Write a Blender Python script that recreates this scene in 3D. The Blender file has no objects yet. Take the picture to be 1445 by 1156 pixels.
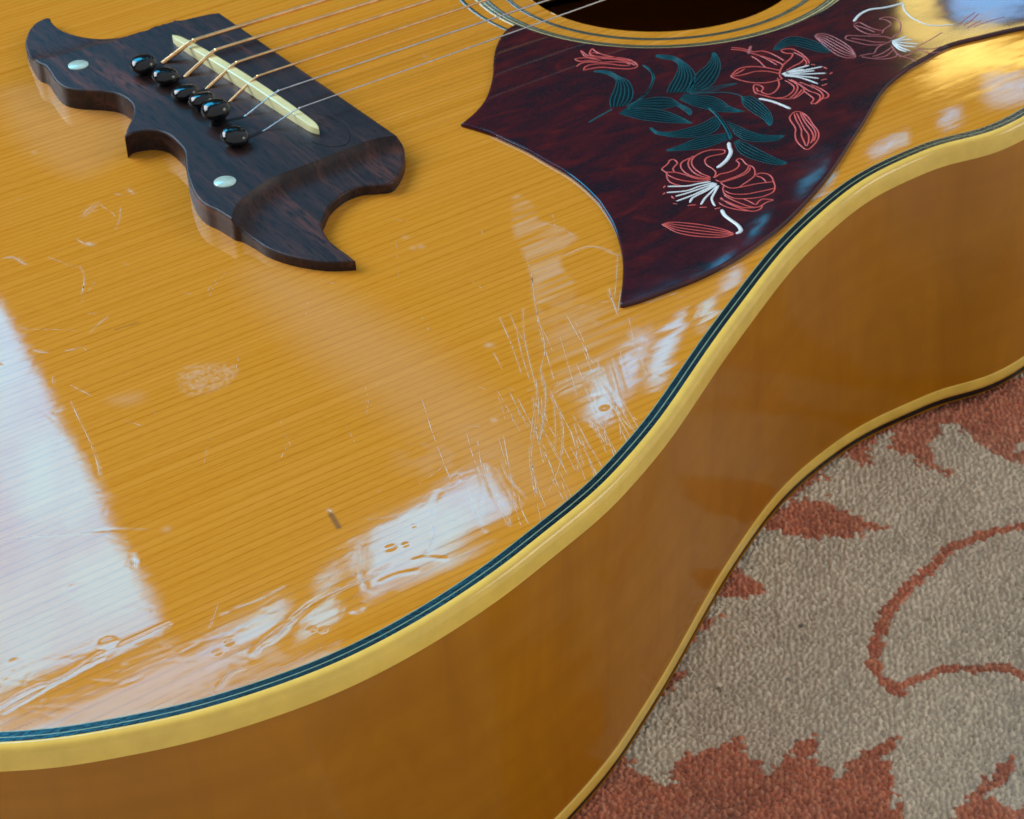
import bpy, bmesh, math, random
import numpy as np
from mathutils import Vector
from mathutils.geometry import delaunay_2d_cdt
random.seed(7); rng = np.random.default_rng(7)
sc = bpy.context.scene; COL = sc.collection

# ------------------------------------------------------------------ camera
F = 3309.0; CW, CH = 1445, 1156
CP = np.array([-0.275677, -0.569548, 0.320918])
CR = np.array([[0.8253569790736152, -0.5628218640703049, -0.04491559277122704],
               [0.35280879069820864, 0.45199852533569196, 0.8192821781559131],
               [-0.44080814460761587, -0.6920468782405405, 0.5716286403767731]])
cam = bpy.data.cameras.new("camera"); co = bpy.data.objects.new("camera", cam); COL.objects.link(co)
from mathutils import Matrix
M = Matrix.Identity(4)
for i in range(3):
    for j in range(3): M[i][j] = CR[j][i]
    M[i][3] = CP[i]
co.matrix_world = M
cam.sensor_width = 36; cam.lens = F / CW * 36; cam.clip_start = 0.01; cam.clip_end = 50
cam.dof.use_dof = True; cam.dof.focus_distance = 0.535; cam.dof.aperture_fstop = 75
sc.camera = co

# ------------------------------------------------------------------ world, exposure
w = bpy.data.worlds.new("World"); sc.world = w; w.use_nodes = True
w.node_tree.nodes['Background'].inputs[0].default_value = (0.90, 0.93, 1.0, 1)
w.node_tree.nodes['Background'].inputs[1].default_value = 0.50
sc.view_settings.view_transform = 'Standard'; sc.view_settings.look = 'None'
sc.view_settings.exposure = 0.0; sc.view_settings.gamma = 1.0
sc.render.engine = 'CYCLES'; sc.cycles.use_denoising = True
sc.cycles.max_bounces = 8; sc.cycles.sample_clamp_indirect = 6

# ------------------------------------------------------------------ picture plane -> real planes
def A(s, c=None):
    a = np.array([[float(v) for v in p.split(',')] for p in s.split()])
    if c is not None: a = a / c[2] + np.array(c[:2])
    return a
def rays(px):
    px = np.atleast_2d(px).astype(float)
    v = np.stack([(px[:, 0] - CW/2)/F, -(px[:, 1] - CH/2)/F, -np.ones(len(px))], 1) @ CR
    return v / np.linalg.norm(v, axis=1)[:, None]
def onz(px, z=0.0):
    """points of the horizontal plane at height z that the photograph shows at px"""
    v = rays(px); t = (z - CP[2]) / v[:, 2]
    return CP + v * (t[:, None] if np.ndim(t) else t)
def smooth(P, n=6, closed=False):
    P = np.asarray(P, float); m = len(P); out = []
    for i in range(m if closed else m - 1):
        if closed: a, b, c, d = P[i-1], P[i], P[(i+1) % m], P[(i+2) % m]
        else: a, b, c, d = P[max(i-1, 0)], P[i], P[i+1], P[min(i+2, m-1)]
        for k in range(n):
            t = k / n
            out.append(0.5*((2*b)+(c-a)*t+(2*a-5*b+4*c-d)*t*t+(3*b-a-3*c+d)*t**3))
    if not closed: out.append(P[-1])
    return np.array(out)
def resample(P, step, closed=False):
    P = np.asarray(P, float)
    Q = np.vstack([P, P[:1]]) if closed else P
    L = np.r_[0, np.cumsum(np.linalg.norm(np.diff(Q, axis=0), axis=1))]
    n = max(2, int(round(L[-1] / step)))
    t = np.linspace(0, L[-1], n + 1)
    R = np.stack([np.interp(t, L, Q[:, k]) for k in range(Q.shape[1])], 1)
    return R[:-1] if closed else R
def area2(P): return np.sum(P[:, 0]*np.roll(P[:, 1], -1) - np.roll(P[:, 0], -1)*P[:, 1])/2
def normals2(P, closed=True):
    T = np.roll(P, -1, 0) - np.roll(P, 1, 0) if closed else np.gradient(P, axis=0)
    T = T / (np.linalg.norm(T, axis=1)[:, None] + 1e-12)
    return np.stack([T[:, 1], -T[:, 0]], 1)          # outward for a counter-clockwise outline
def inside(P, X, Y):
    r = np.zeros(X.shape, bool); x0, y0 = P[-1]
    for x1, y1 in P:
        c = ((y1 > Y) != (y0 > Y))
        if c.any():
            with np.errstate(divide='ignore', invalid='ignore'):
                r ^= c & (X < (x0-x1)*(Y-y1)/(y0-y1+1e-15)+x1)
        x0, y0 = x1, y1
    return r
def dist_seg(X, Y, P, closed=False):
    best = np.full(X.shape, 1e9); Q = np.vstack([P, P[:1]]) if closed else P
    for a, b in zip(Q[:-1], Q[1:]):
        d = b - a; L = d @ d + 1e-18
        t = np.clip(((X-a[0])*d[0] + (Y-a[1])*d[1]) / L, 0, 1)
        best = np.minimum(best, np.hypot(X-a[0]-t*d[0], Y-a[1]-t*d[1]))
    return best
def vnoise(X, Y, seed=0):
    """value noise in -1..1, unit cells"""
    xi, yi = np.floor(X).astype(np.int64), np.floor(Y).astype(np.int64); xf, yf = X-xi, Y-yi
    def h(a, b):
        n = (a*374761393 + b*668265263 + seed*2246822519) & 0xffffffff
        n = ((n ^ (n >> 13))*1274126177) & 0xffffffff
        return ((n ^ (n >> 16)) & 0xffff)/32767.5 - 1
    u, v = xf*xf*(3-2*xf), yf*yf*(3-2*yf)
    return (h(xi, yi)*(1-u)+h(xi+1, yi)*u)*(1-v) + (h(xi, yi+1)*(1-u)+h(xi+1, yi+1)*u)*v

# ------------------------------------------------------------------ objects
def link(name, me, mat=None, parent=None, shade=True):
    o = bpy.data.objects.new(name, me); COL.objects.link(o)
    if mat: me.materials.append(mat)
    if parent: o.parent = parent
    if shade: me.polygons.foreach_set('use_smooth', [True]*len(me.polygons))
    return o
def mesh(name, V, Fc):
    me = bpy.data.meshes.new(name); me.from_pydata([tuple(map(float, v)) for v in V], [], Fc); me.update(); return me
def empty(name, loc=(0, 0, 0)):
    o = bpy.data.objects.new(name, None); COL.objects.link(o); o.location = loc; o.empty_display_size = .05; return o
def fast_mesh(name, V, Q):
    me = bpy.data.meshes.new(name); V = np.ascontiguousarray(V, np.float32); Q = np.ascontiguousarray(Q, np.int32)
    me.vertices.add(len(V)); me.vertices.foreach_set('co', V.ravel())
    k = Q.shape[1]; me.loops.add(Q.size); me.loops.foreach_set('vertex_index', Q.ravel())
    me.polygons.add(len(Q)); me.polygons.foreach_set('loop_start', np.arange(0, Q.size, k, dtype=np.int32))
    me.polygons.foreach_set('use_smooth', np.ones(len(Q), bool)); me.update(calc_edges=True); return me
def attr(me, name, a):
    at = me.attributes.new(name, 'FLOAT', 'POINT'); at.data.foreach_set('value', np.ascontiguousarray(a, np.float32).ravel())
def attrc(me, name, a):
    at = me.attributes.new(name, 'FLOAT_COLOR', 'POINT')
    at.data.foreach_set('color', np.ascontiguousarray(np.c_[a, np.ones(len(a))], np.float32).ravel())

def slab(name, P, hf, z0, mat, parent, bevel=0.0004, grid=0.0015, extra=None, drop=None, sharp=35):
    """solid plate: outline P (n,2), top surface hf(x,y), bottom z0, rounded upper edge"""
    P = np.asarray(P, float)
    if area2(P) < 0: P = P[::-1]
    N = normals2(P); n = len(P)
    I1 = P - N*bevel*0.35; I2 = P - N*bevel
    ins = [tuple(p*1000) for p in I2]
    x0, y0 = I2.min(0); x1, y1 = I2.max(0)
    gx, gy = np.meshgrid(np.arange(x0+grid/2, x1, grid), np.arange(y0+grid/2, y1, grid)); gx = gx.ravel(); gy = gy.ravel()
    k = inside(I2, gx, gy) & (dist_seg(gx, gy, I2, True) > max(grid*0.45, .0008)); gx, gy = gx[k], gy[k]
    pts = ins + [(a*1000, b*1000) for a, b in zip(gx, gy)]
    edges = [(i, (i+1) % n) for i in range(n)]
    I3 = P - N*(bevel+.0005); I3 = I3[inside(I2, I3[:, 0], I3[:, 1]) & (dist_seg(I3[:, 0], I3[:, 1], I2, True) > .0004)]
    extra = list(extra or [])
    pts += [tuple(p*1000) for p in I3]
    if extra is not None:
        for E in extra:
            s = len(pts); pts += [tuple(p*1000) for p in E]; edges += [(s+i, s+i+1) for i in range(len(E)-1)]
    r = delaunay_2d_cdt([Vector(p) for p in pts], edges, [list(range(n))], 1, 1e-5)
    V2 = np.array([tuple(v) for v in r[0]])/1000; T = [list(f) for f in r[2]]
    orig = r[3]; m = {}
    for i, ol in enumerate(orig):
        for q in ol:
            if q < n: m[q] = i
    V = [(v[0], v[1], float(hf(v[0], v[1]))) for v in V2]
    dz = bevel*0.9 if drop is None else drop
    b1, b2, b3 = len(V), len(V)+n, len(V)+2*n
    for i in range(n): h = float(hf(*I2[i])); V.append((*I1[i], h - dz*0.3))
    for i in range(n): h = float(hf(*I2[i])); V.append((*P[i], h - dz))
    for i in range(n): V.append((*P[i], z0))
    Fc = T[:]
    for i in range(n):
        j = (i+1) % n
        if i in m and j in m: Fc.append([m[i], b1+i, b1+j, m[j]])
        Fc.append([b1+i, b2+i, b2+j, b1+j]); Fc.append([b2+i, b3+i, b3+j, b2+j])
    me = mesh(name, V, Fc)
    bm = bmesh.new(); bm.from_mesh(me); bmesh.ops.recalc_face_normals(bm, faces=bm.faces)
    for f in bm.faces: f.smooth = True
    for e in bm.edges:
        if len(e.link_faces) == 2 and e.calc_face_angle(0) > math.radians(sharp): e.smooth = False
    bm.to_mesh(me); bm.free()
    return link(name, me, mat, parent)

def tube(V, Fc, P, r, seg=10, flat=1.0, base=None):
    """round bar along P appended to V, Fc; r scalar or list"""
    P = np.asarray(P, float); n = len(P); T = np.gradient(P, axis=0); T /= np.linalg.norm(T, axis=1)[:, None]
    r = np.broadcast_to(r, (n,)); s = len(V); up = np.array([0, 0, 1.0])
    for i in range(n):
        a = np.cross(T[i], up); a /= np.linalg.norm(a)+1e-12; b = np.cross(a, T[i])
        for k in range(seg):
            th = 2*math.pi*k/seg
            V.append(P[i] + a*r[i]*math.cos(th) + b*r[i]*flat*math.sin(th))
    for i in range(n-1):
        for k in range(seg):
            k2 = (k+1) % seg
            Fc.append([s+i*seg+k, s+i*seg+k2, s+(i+1)*seg+k2, s+(i+1)*seg+k])
    Fc.append([s+k for k in range(seg)][::-1]); Fc.append([s+(n-1)*seg+k for k in range(seg)])
def lathe(prof, seg=40):
    V, Fc = [], []
    for r, z in prof:
        for k in range(seg):
            t = 2*math.pi*k/seg; V.append((r*math.cos(t), r*math.sin(t), z))
    for i in range(len(prof)-1):
        for k in range(seg):
            k2 = (k+1) % seg; Fc.append([i*seg+k, i*seg+k2, (i+1)*seg+k2, (i+1)*seg+k])
    Fc.append(list(range(seg))[::-1]); Fc.append([(len(prof)-1)*seg+k for k in range(seg)])
    return V, Fc
def strip(name, Pin, Pout, z_in, z_out, mat, parent, closed=False):
    """flat band between two curves"""
    n = len(Pin); V = [(*p, z_in) for p in Pin] + [(*p, z_out) for p in Pout]; Fc = []
    for i in range(n if closed else n-1):
        j = (i+1) % n; Fc.append([i, n+i, n+j, j])
    return link(name, mesh(name, V, Fc), mat, parent)
def section(name, P, prof, mat, parent, sharp=50, closed=True, P2=None):
    """sweep a profile [(inward offset, z, t)] round outline P (counter-clockwise); t blends to outline P2"""
    N = normals2(P, closed); n = len(P); V, Fc = [], []
    for o, z, t in prof:
        B = P if P2 is None else P*(1-t) + P2*t
        for i in range(n): V.append((*(B[i]-N[i]*o), z))
    for a in range(len(prof)-1):
        for i in range(n if closed else n-1):
            j = (i+1) % n; Fc.append([a*n+i, (a+1)*n+i, (a+1)*n+j, a*n+j])
    me = mesh(name, V, Fc)
    bm = bmesh.new(); bm.from_mesh(me); bmesh.ops.recalc_face_normals(bm, faces=bm.faces)
    for e in bm.edges:
        if len(e.link_faces) == 2 and e.calc_face_angle(0) > math.radians(sharp): e.smooth = False
    for f in bm.faces: f.smooth = True
    bm.to_mesh(me); bm.free()
    return link(name, me, mat, parent)

# ------------------------------------------------------------------ materials
class NT:
    def __init__(s, name):
        s.m = bpy.data.materials.new(name); s.m.use_nodes = True; s.t = s.m.node_tree; s.b = s.t.nodes['Principled BSDF']
    def n(s, typ, **k):
        nd = s.t.nodes.new(typ)
        for a, v in k.items(): setattr(nd, a, v)
        return nd
    def set(s, **k):
        for a, v in k.items():
            i = s.b.inputs[a.replace('_', ' ')]
            if isinstance(v, bpy.types.NodeSocket): s.t.links.new(v, i)
            else: i.default_value = (*v, 1) if isinstance(v, tuple) and len(v) == 3 else v
        return s
    def coords(s, scale=(1, 1, 1), rot=(0, 0, 0)):
        c = s.n('ShaderNodeTexCoord'); m = s.n('ShaderNodeMapping'); m.inputs['Scale'].default_value = scale; m.inputs['Rotation'].default_value = rot
        s.t.links.new(c.outputs['Object'], m.inputs[0]); return m.outputs[0]
    def noise(s, scale=5, detail=3, rough=.5, vec=None, dist=0):
        n = s.n('ShaderNodeTexNoise'); n.inputs['Scale'].default_value = scale; n.inputs['Detail'].default_value = detail
        n.inputs['Roughness'].default_value = rough; n.inputs['Distortion'].default_value = dist
        if vec is not None: s.t.links.new(vec, n.inputs['Vector'])
        return n.outputs[0]
    def ramp(s, fac, stops):
        r = s.n('ShaderNodeValToRGB'); e = r.color_ramp.elements
        while len(e) < len(stops): e.new(0.5)
        for i, (p, c) in enumerate(stops): e[i].position = p; e[i].color = (*c, 1) if len(c) == 3 else c
        s.t.links.new(fac, r.inputs[0]); return r.outputs[0]
    def mix(s, fac, a, b, mode='MIX'):
        m = s.n('ShaderNodeMix', data_type='RGBA', blend_type=mode)
        for i, v in ((0, fac), (6, a), (7, b)):
            if isinstance(v, bpy.types.NodeSocket): s.t.links.new(v, m.inputs[i])
            else: m.inputs[i].default_value = (*v, 1) if isinstance(v, tuple) else v
        return m.outputs[2]
    def math(s, op, a, b=0.0, c=0.0, clamp=False):
        m = s.n('ShaderNodeMath', operation=op, use_clamp=clamp)
        for i, v in enumerate((a, b, c)):
            if isinstance(v, bpy.types.NodeSocket): s.t.links.new(v, m.inputs[i])
            else: m.inputs[i].default_value = v
        return m.outputs[0]
    def attr(s, name, out='Fac'):
        a = s.n('ShaderNodeAttribute', attribute_name=name); return a.outputs[out]
    def bump(s, h, strength=.3, dist=.001, coat=False):
        b = s.n('ShaderNodeBump'); b.inputs['Strength'].default_value = strength; b.inputs['Distance'].default_value = dist
        s.t.links.new(h, b.inputs['Height']); s.t.links.new(b.outputs[0], s.b.inputs['Normal'])
        if coat: s.t.links.new(b.outputs[0], s.b.inputs['Coat Normal'])
        return s

# --- lacquered spruce
m = NT('lacquered_spruce')
vg = m.coords((1.0, 300, 300)); g1 = m.noise(1.0, 2, .5, vg, .15)
vg2 = m.coords((5, 150, 150)); g2 = m.noise(1.0, 3, .6, vg2, .3)
vf = m.coords((60, 2200, 2200)); g3 = m.noise(1.0, 2, .6, vf)
big = m.noise(14, 3, .5, m.coords((1, 1, 1)))
c = m.ramp(g1, [(.30, (.55, .220, .020)), (.47, (.60, .258, .030)), (.68, (.65, .295, .042))])
sx = m.n('ShaderNodeSeparateXYZ'); m.t.links.new(m.coords(), sx.inputs[0])
warp = m.noise(1.0, 2, .5, m.coords((1.2, 30, 1)))
ph = m.math('MULTIPLY_ADD', sx.outputs[1], 2*math.pi/.00245, m.math('MULTIPLY', warp, 55.0))
ln = m.math('POWER', m.math('MULTIPLY_ADD', m.math('SINE', ph), .5, .5), 7.0)
ln = m.math('MULTIPLY', ln, m.math('MULTIPLY_ADD', m.noise(1.0, 2, .5, m.coords((.8, 120, 1))), 1.5, .0, clamp=True))
c = m.mix(m.math('MULTIPLY', ln, .74, clamp=True), c, (.36, .125, .006))
c = m.mix(m.ramp(g3, [(.38, (.22,)*3), (.6, (0, 0, 0))]), c, (.52, .20, .006))
c = m.mix(m.ramp(big, [(.35, (.35,)*3), (.7, (0, 0, 0))]), c, (.60, .235, .009))
fib = m.noise(1.0, 2, .6, m.coords((260, 3600, 3600)))
c = m.mix(m.ramp(fib, [(.38, (.28,)*3), (.62, (0, 0, 0))]), c, (.74, .36, .03))
c = m.mix(m.math('MULTIPLY', m.attr('milk'), .8, clamp=True), c, (.72, .62, .50))
c = m.mix(m.attr('dirt'), c, (.045, .045, .06))
sc_n = m.noise(900, 3, .7)
cr = m.math('ADD', m.math('MULTIPLY', m.attr('scuff'), .16), m.math('MULTIPLY_ADD', sc_n, .03, .004))
m.set(Base_Color=c, Roughness=.6, Specular_IOR_Level=.0, Coat_Weight=1.0, Coat_IOR=1.55, Coat_Roughness=cr)
hb = m.math('ADD', m.math('MULTIPLY', m.noise(1.0, 2, .5, m.coords((40, 520, 520))), .5), m.math('MULTIPLY', m.noise(1500, 2, .6), .12))
b = m.n('ShaderNodeBump'); b.inputs['Strength'].default_value = .016; b.inputs['Distance'].default_value = .0002
m.t.links.new(hb, b.inputs['Height']); m.t.links.new(b.outputs[0], m.b.inputs['Coat Normal'])
M_TOP = m.m

def plain(name, col, rough=.4, coat=0, metal=0, spec=.5, bumpscale=None, bumpstr=.2, var=.25, vs=60, cr=.08, stretch=(1, 1, 1), dark=None):
    m = NT(name); n = m.noise(vs, 4, .6, m.coords(stretch))
    d = tuple(v*(1-var) for v in col) if dark is None else dark
    c = m.mix(m.ramp(n, [(.35, (1, 1, 1)), (.65, (0, 0, 0))]), tuple(col), d)
    m.set(Base_Color=c, Metallic=metal, Roughness=m.math('MULTIPLY_ADD', m.noise(vs*6, 3), rough*.6, rough*.7), Specular_IOR_Level=spec, Coat_Weight=float(coat), Coat_Roughness=cr)
    if bumpscale: m.bump(m.noise(bumpscale, 3, .6, m.coords(stretch)), bumpstr, .0003, coat=bool(coat))
    return m.m
M_CRACK = plain('cracked_white_lacquer', (.86, .74, .60), .3, coat=.5, var=.3, vs=900, cr=.1)
# --- sides, binding, purfling
m = NT('amber_lacquered_side')
fig = m.noise(1, 4, .65, m.coords((55, 55, 16), (0, 0, .3)), .9); fi2 = m.noise(9, 3, .5)
c = m.ramp(fig, [(.3, (.37, .132, .0008)), (.5, (.42, .154, .0012)), (.7, (.46, .174, .002))])
c = m.mix(m.ramp(fi2, [(.35, (.5,)*3), (.7, (0, 0, 0))]), c, (.34, .115, .0008))
m.set(Base_Color=c, Roughness=.5, Specular_IOR_Level=.1, Coat_Weight=1.0, Coat_Roughness=.12, Coat_IOR=1.5)
m.bump(m.noise(18, 1, .5), .04, .002, coat=True)
m.set(Coat_Weight=.6, Coat_Roughness=.12)
M_SIDE = m.m
M_BIND = plain('aged_cream_binding', (.90, .60, .10), .3, spec=.25, coat=.8, var=.12, vs=140, cr=.12, bumpscale=500, bumpstr=.08)
M_BLACK = plain('black_purfling', (.010, .013, .012), .35, spec=.1, coat=.85, var=.6, vs=400, cr=.10, bumpscale=900, bumpstr=.12)
M_LINE = plain('pale_green_purfling', (.26, .36, .22), .4, coat=.6, var=.3, vs=300, cr=.1)
M_RBLK = plain('grey_green_ring', (.085, .12, .075), .4, coat=.7, var=.5, vs=300, cr=.15)
M_RCRM = plain('pale_cream_ring', (.62, .56, .26), .4, coat=.7, var=.25, vs=300, cr=.15)
# --- rosewood
m = NT('oiled_rosewood')
v = m.coords((26, 3, 26)); n1 = m.noise(6, 4, .55, m.coords((32, 2.2, 30), (0, 0, .12)), .6); n2 = m.noise(1, 3, .7, m.coords((1400, 130, 900)))
c = m.ramp(n1, [(.3, (.012, .007, .007)), (.5, (.030, .014, .013)), (.62, (.060, .023, .017)), (.75, (.13, .042, .026))])
c = m.mix(m.ramp(n2, [(.38, (1, 1, 1)), (.5, (0, 0, 0))]), c, (.010, .007, .008))
m.set(Base_Color=c, Roughness=m.math('MULTIPLY_ADD', n2, .25, .30), Specular_IOR_Level=.32)
m.bump(m.math('ADD', m.noise(1, 3, .7, m.coords((2600, 260, 1500))), m.math('MULTIPLY', n1, .3)), .22, .00012)
M_ROSE = m.m
M_PIN = plain('black_pin_plastic', (.006, .009, .010), .13, var=.3, spec=.6, bumpscale=700, bumpstr=.12)
M_HOLE = plain('slot_shadow_wood', (.006, .005, .005), .7, var=.3, spec=.2)
M_SAD = plain('cream_saddle_plastic', (.78, .77, .40), .28, coat=.4, var=.12, vs=120, cr=.1)
M_DOT = plain('pearl_dot', (.50, .70, .62), .25, coat=.5, var=.25, vs=250, cr=.08)
M_BRZ = plain('bronze_winding', (1.0, .62, .30), .38, metal=1, var=.25, vs=300)
M_STL = plain('steel_wire', (.75, .75, .75), .3, metal=1, var=.2, vs=300)
# --- tortoise pickguard
m = NT('tortoise_pickguard')
n1 = m.noise(1, 5, .6, m.coords((55, 130, 60), (0, 0, .5)), 1.2); n2 = m.noise(240, 3, .6)
c = m.ramp(n1, [(.32, (.012, .008, .014)), (.47, (.032, .007, .012)), (.6, (.055, .008, .012)), (.74, (.10, .011, .011))])
c = m.mix(m.ramp(n2, [(.5, (0, 0, 0)), (.75, (.25,)*3)]), c, (.09, .03, .035))
m.set(Base_Color=c, Roughness=.35, Specular_IOR_Level=.04, Coat_Weight=.95, Coat_Roughness=m.math('MULTIPLY_ADD', m.noise(300, 3, .7), .04, .03), Coat_IOR=1.5)
m.bump(m.noise(1, 2, .5, m.coords((50, 80, 60))), .03, .001, coat=True)
M_GUARD = m.m
M_RED = plain('coral_red_paint', (.70, .10, .085), .4, var=.3, vs=300, coat=.3)
M_PINK = plain('dusty_pink_paint', (.42, .12, .13), .4, var=.3, vs=300, coat=.3)
M_WHITE = plain('white_paint', (.72, .82, .84), .35, var=.12, vs=300, coat=.3)
M_TEAL = plain('teal_paint', (.006, .105, .13), .4, var=.35, vs=300, spec=.08, coat=.1)
M_TEALF = plain('dark_teal_wash', (.004, .017, .023), .4, var=.35, vs=200, spec=.08, coat=.1)
# --- rug wool
m = NT('wool_rug_pile')
col = m.attr('pile', 'Color'); n = m.noise(2500, 3, .7)
col = m.mix(m.ramp(n, [(.35, (.35,)*3), (.7, (0, 0, 0))]), col, m.mix(1.0, col, (.55, .52, .5), 'MULTIPLY'))
m.set(Base_Color=col, Roughness=.95, Specular_IOR_Level=.1, Sheen_Weight=.35, Sheen_Roughness=.5)
m.bump(m.noise(3500, 3, .7), .5, .0004)
M_RUG = m.m

# ------------------------------------------------------------------ windows of the room (they give the light), added light panels and light-blocking wall
WN = np.array([math.sin(math.radians(-15)), math.cos(math.radians(-15)), 0.0]); WD = 2.5
WU = np.array([WN[1], -WN[0], 0.0])
def wall_uv(px):
    """where the mirror image at px stands on the window wall (u along the wall, height)"""
    P = onz(px); v = rays(px); v[:, 2] *= -1
    t = (WD - P @ WN)/(v @ WN); X = P + v*t[:, None]; return np.stack([X @ WU, X[:, 2]], 1)
def emitter(name, col, strength):
    m = bpy.data.materials.new(name); m.use_nodes = True; t = m.node_tree; t.nodes.clear()
    o = t.nodes.new('ShaderNodeOutputMaterial'); e = t.nodes.new('ShaderNodeEmission')
    e.inputs[0].default_value = (*col, 1); e.inputs[1].default_value = strength; t.links.new(e.outputs[0], o.inputs[0]); return m
E_SKY = emitter('daylight_pane', (.07, .58, 1.0), 9.2)
E_HAZE = emitter('bright_cloud_pane', (.90, .94, 1.0), 11.0)
def cloudy(m, lo, hi, sc_):
    t = m.node_tree; e = [n for n in t.nodes if n.type == 'EMISSION'][0]
    g = t.nodes.new('ShaderNodeNewGeometry'); n = t.nodes.new('ShaderNodeTexNoise'); n.inputs['Scale'].default_value = sc_; n.inputs['Detail'].default_value = 4
    r = t.nodes.new('ShaderNodeValToRGB'); r.color_ramp.elements[0].position = .36; r.color_ramp.elements[1].position = .64
    r.color_ramp.elements[0].color = (*lo, 1); r.color_ramp.elements[1].color = (*hi, 1)
    t.links.new(g.outputs['Position'], n.inputs['Vector']); t.links.new(n.outputs[0], r.inputs[0]); t.links.new(r.outputs[0], e.inputs[0])
cloudy(E_SKY, (.02, .42, .86), (.05, .62, 1.0), 5.0)
E_BLUE = emitter('blue_sky_pane', (.25, .55, 1.0), 7.0)
E_WARM = emitter('warm_glow_panel', (1.0, .74, .22), 8.0)
def pane(uv, mat, parent, name='window_light_pane'):
    V = [WN*WD + WU*u + np.array([0, 0, h]) for u, h in uv]
    return link(name, mesh(name, V, [list(range(len(V)))]), mat, parent, shade=False)
win = empty('daylight_window', tuple(WN*WD))
win['label'] = 'tall bright window beyond the frame that lights the guitar from behind'; win['category'] = 'window'
win.location = (0, 0, 0)
LP = wall_uv(A("0,425 120,665 232,880 110,935 -10,990"))
u0 = LP[0, 0]
big_uv = [tuple(p) for p in LP] + [(.35, LP[-1, 1]+.25), (.35, .95), (u0-.25, LP[0, 1]-.25)]
pane(big_uv, E_SKY, win)
pane([(.30, 2.75), (-2.4, 2.75), (-2.4, .95), (.30, .95)], E_HAZE, win)
PANES = ["515,758 670,658 720,703 720,723 685,743 625,788 515,848 520,803", "487,778 505,770 510,798 495,803", "445,818 478,793 482,803 450,838",
         "435,863 470,843 480,868 440,893 415,908", "310,893 400,843 405,858 380,898 350,923 300,928 255,938",
         "871,510 918,460 910,491 885,546 879,546", "907,532 929,482 962,438 965,457 954,485 929,535", "984,460 987,444 1009,419 1012,424 998,455", "1012,405 1040,380 1051,383 1026,410",
         "843,529 857,524 863,552 871,574 857,599 838,596 824,582 835,552", "813,571 835,557 838,571", "782,552 846,521 846,527 791,554",
         "1062,345 1085,315 1093,317 1070,348", "1135,272 1175,245 1180,250 1140,278", "1225,214 1280,190 1283,195 1232,220", "1322,170 1350,155 1360,160 1335,173"]
E_DIM = emitter('hazy_daylight_pane', (.15, .56, 1.0), 5.6)
pane(wall_uv(A('-70,1034 100,1018 250,990 400,948 480,918 482,926 400,960 250,1004 100,1036 -70,1060')), E_SKY, win)
pane(wall_uv(A("-80,1016 10,1010 100,988 165,964 240,923 320,928 322,950 250,984 130,1008 0,1026 -80,1030")), E_DIM, win)
side_panel = empty('side_light_panel'); side_panel['label'] = 'added soft light panel beyond the right edge that brightens the rug'; side_panel['category'] = 'window'  # unseen emitter added to brighten the rug from the right
link('window_light_pane', mesh('window_light_pane', [(2.0, -2.0, .7), (2.3, -.9, .7), (2.3, -.9, 2.0), (2.0, -2.0, 2.0)], [[0, 1, 2, 3]]), emitter('soft_fill_panel', (1.0, .95, .86), 4.5), side_panel, shade=False)
for i, s in enumerate(PANES):
    P = A(s)
    pane(wall_uv(P), E_SKY, win)
pane(wall_uv(A("1318,-60 1470,-60 1475,14 1400,34 1352,30")), E_BLUE, win)
pane(wall_uv(A("1385,124 1440,112 1475,118 1470,128 1400,134")), E_DIM, win)
wallm = plain('dim_blocker', (.05, .048, .045), .8, spec=.1)
wl = link('back_wall_blocker', mesh('back_wall_blocker', [WN*(WD+.04)+WU*u+np.array([0,0,h]) for u,h in ((-6,-1),(9,-1),(9,5),(-6,5))], [[0,1,2,3]]), wallm, None, shade=False); wl['kind']='structure'  # unseen dark wall added to block world light behind the panes
glow_root = None
for q in ("1268,20 1275,-60 1330,-60 1322,14 1300,24", "1275,60 1268,32 1330,26 1345,50 1400,40 1430,50 1370,70 1310,75", "1300,88 1380,68 1480,60 1500,80 1430,92 1330,100", "1283,114 1320,105 1450,99 1405,112 1330,122"):
    o_ = pane(wall_uv(A(q)), E_WARM, glow_root, 'warm_glow_panel' if glow_root is None else 'warm_glow_piece')
    glow_root = glow_root or o_  # added glowing panels, shaped to give the warm yellow reflection
glow_root['label'] = 'added warm glowing curtain beyond the frame mirrored in the varnish'; glow_root['category'] = 'light_panel'

# ------------------------------------------------------------------ guitar body outline
G = empty('acoustic_guitar', (0, 0, 0))
G['label'] = 'worn amber acoustic guitar with a dark moustache bridge and flowered pickguard lying on a rug'; G['category'] = 'guitar'
B2 = A("0,1060 103.8,1050.7 207.6,1031.7 250,1023 316.5,1005 403,976.7 480,947 536,920 615.7,875.7 710,813.4 773.4,763 853,698.4 905,643 950,588 1018.4,487 1070.3,416.6 1098,380 1135,336.7 1198.4,279.5 1245,248 1310,218.6 1342,206 1445,174.3")
BT = A("809,1156 862,1083.5 929,980 987.4,880 1033,800 1090,720 1100,708 1183,637.5 1245,604.6 1300,579.4 1342,563 1445,520")
T2 = onz(B2)[:, :2]
ZB = -0.0825
tail = np.array([[-.262, 0], [-.258, -.06], [-.245, -.13], [-.222, -.183]])
neck = np.array([[.262, -.135], [.31, -.139], [.345, -.125], [.368, -.085], [.376, 0]])
half = np.vstack([tail, T2[::1], neck])
half = smooth(half, 8)
OUT = np.vstack([half, (half*[1, -1])[::-1][1:-1]])
OUT = resample(OUT, .0022, True)
kk_ = np.hanning(15); kk_ /= kk_.sum(); OUT = np.stack([np.convolve(np.r_[OUT[-7:, k], OUT[:, k], OUT[:7, k]], kk_, 'valid') for k in (0, 1)], 1)
if area2(OUT) < 0: OUT = OUT[::-1]
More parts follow.
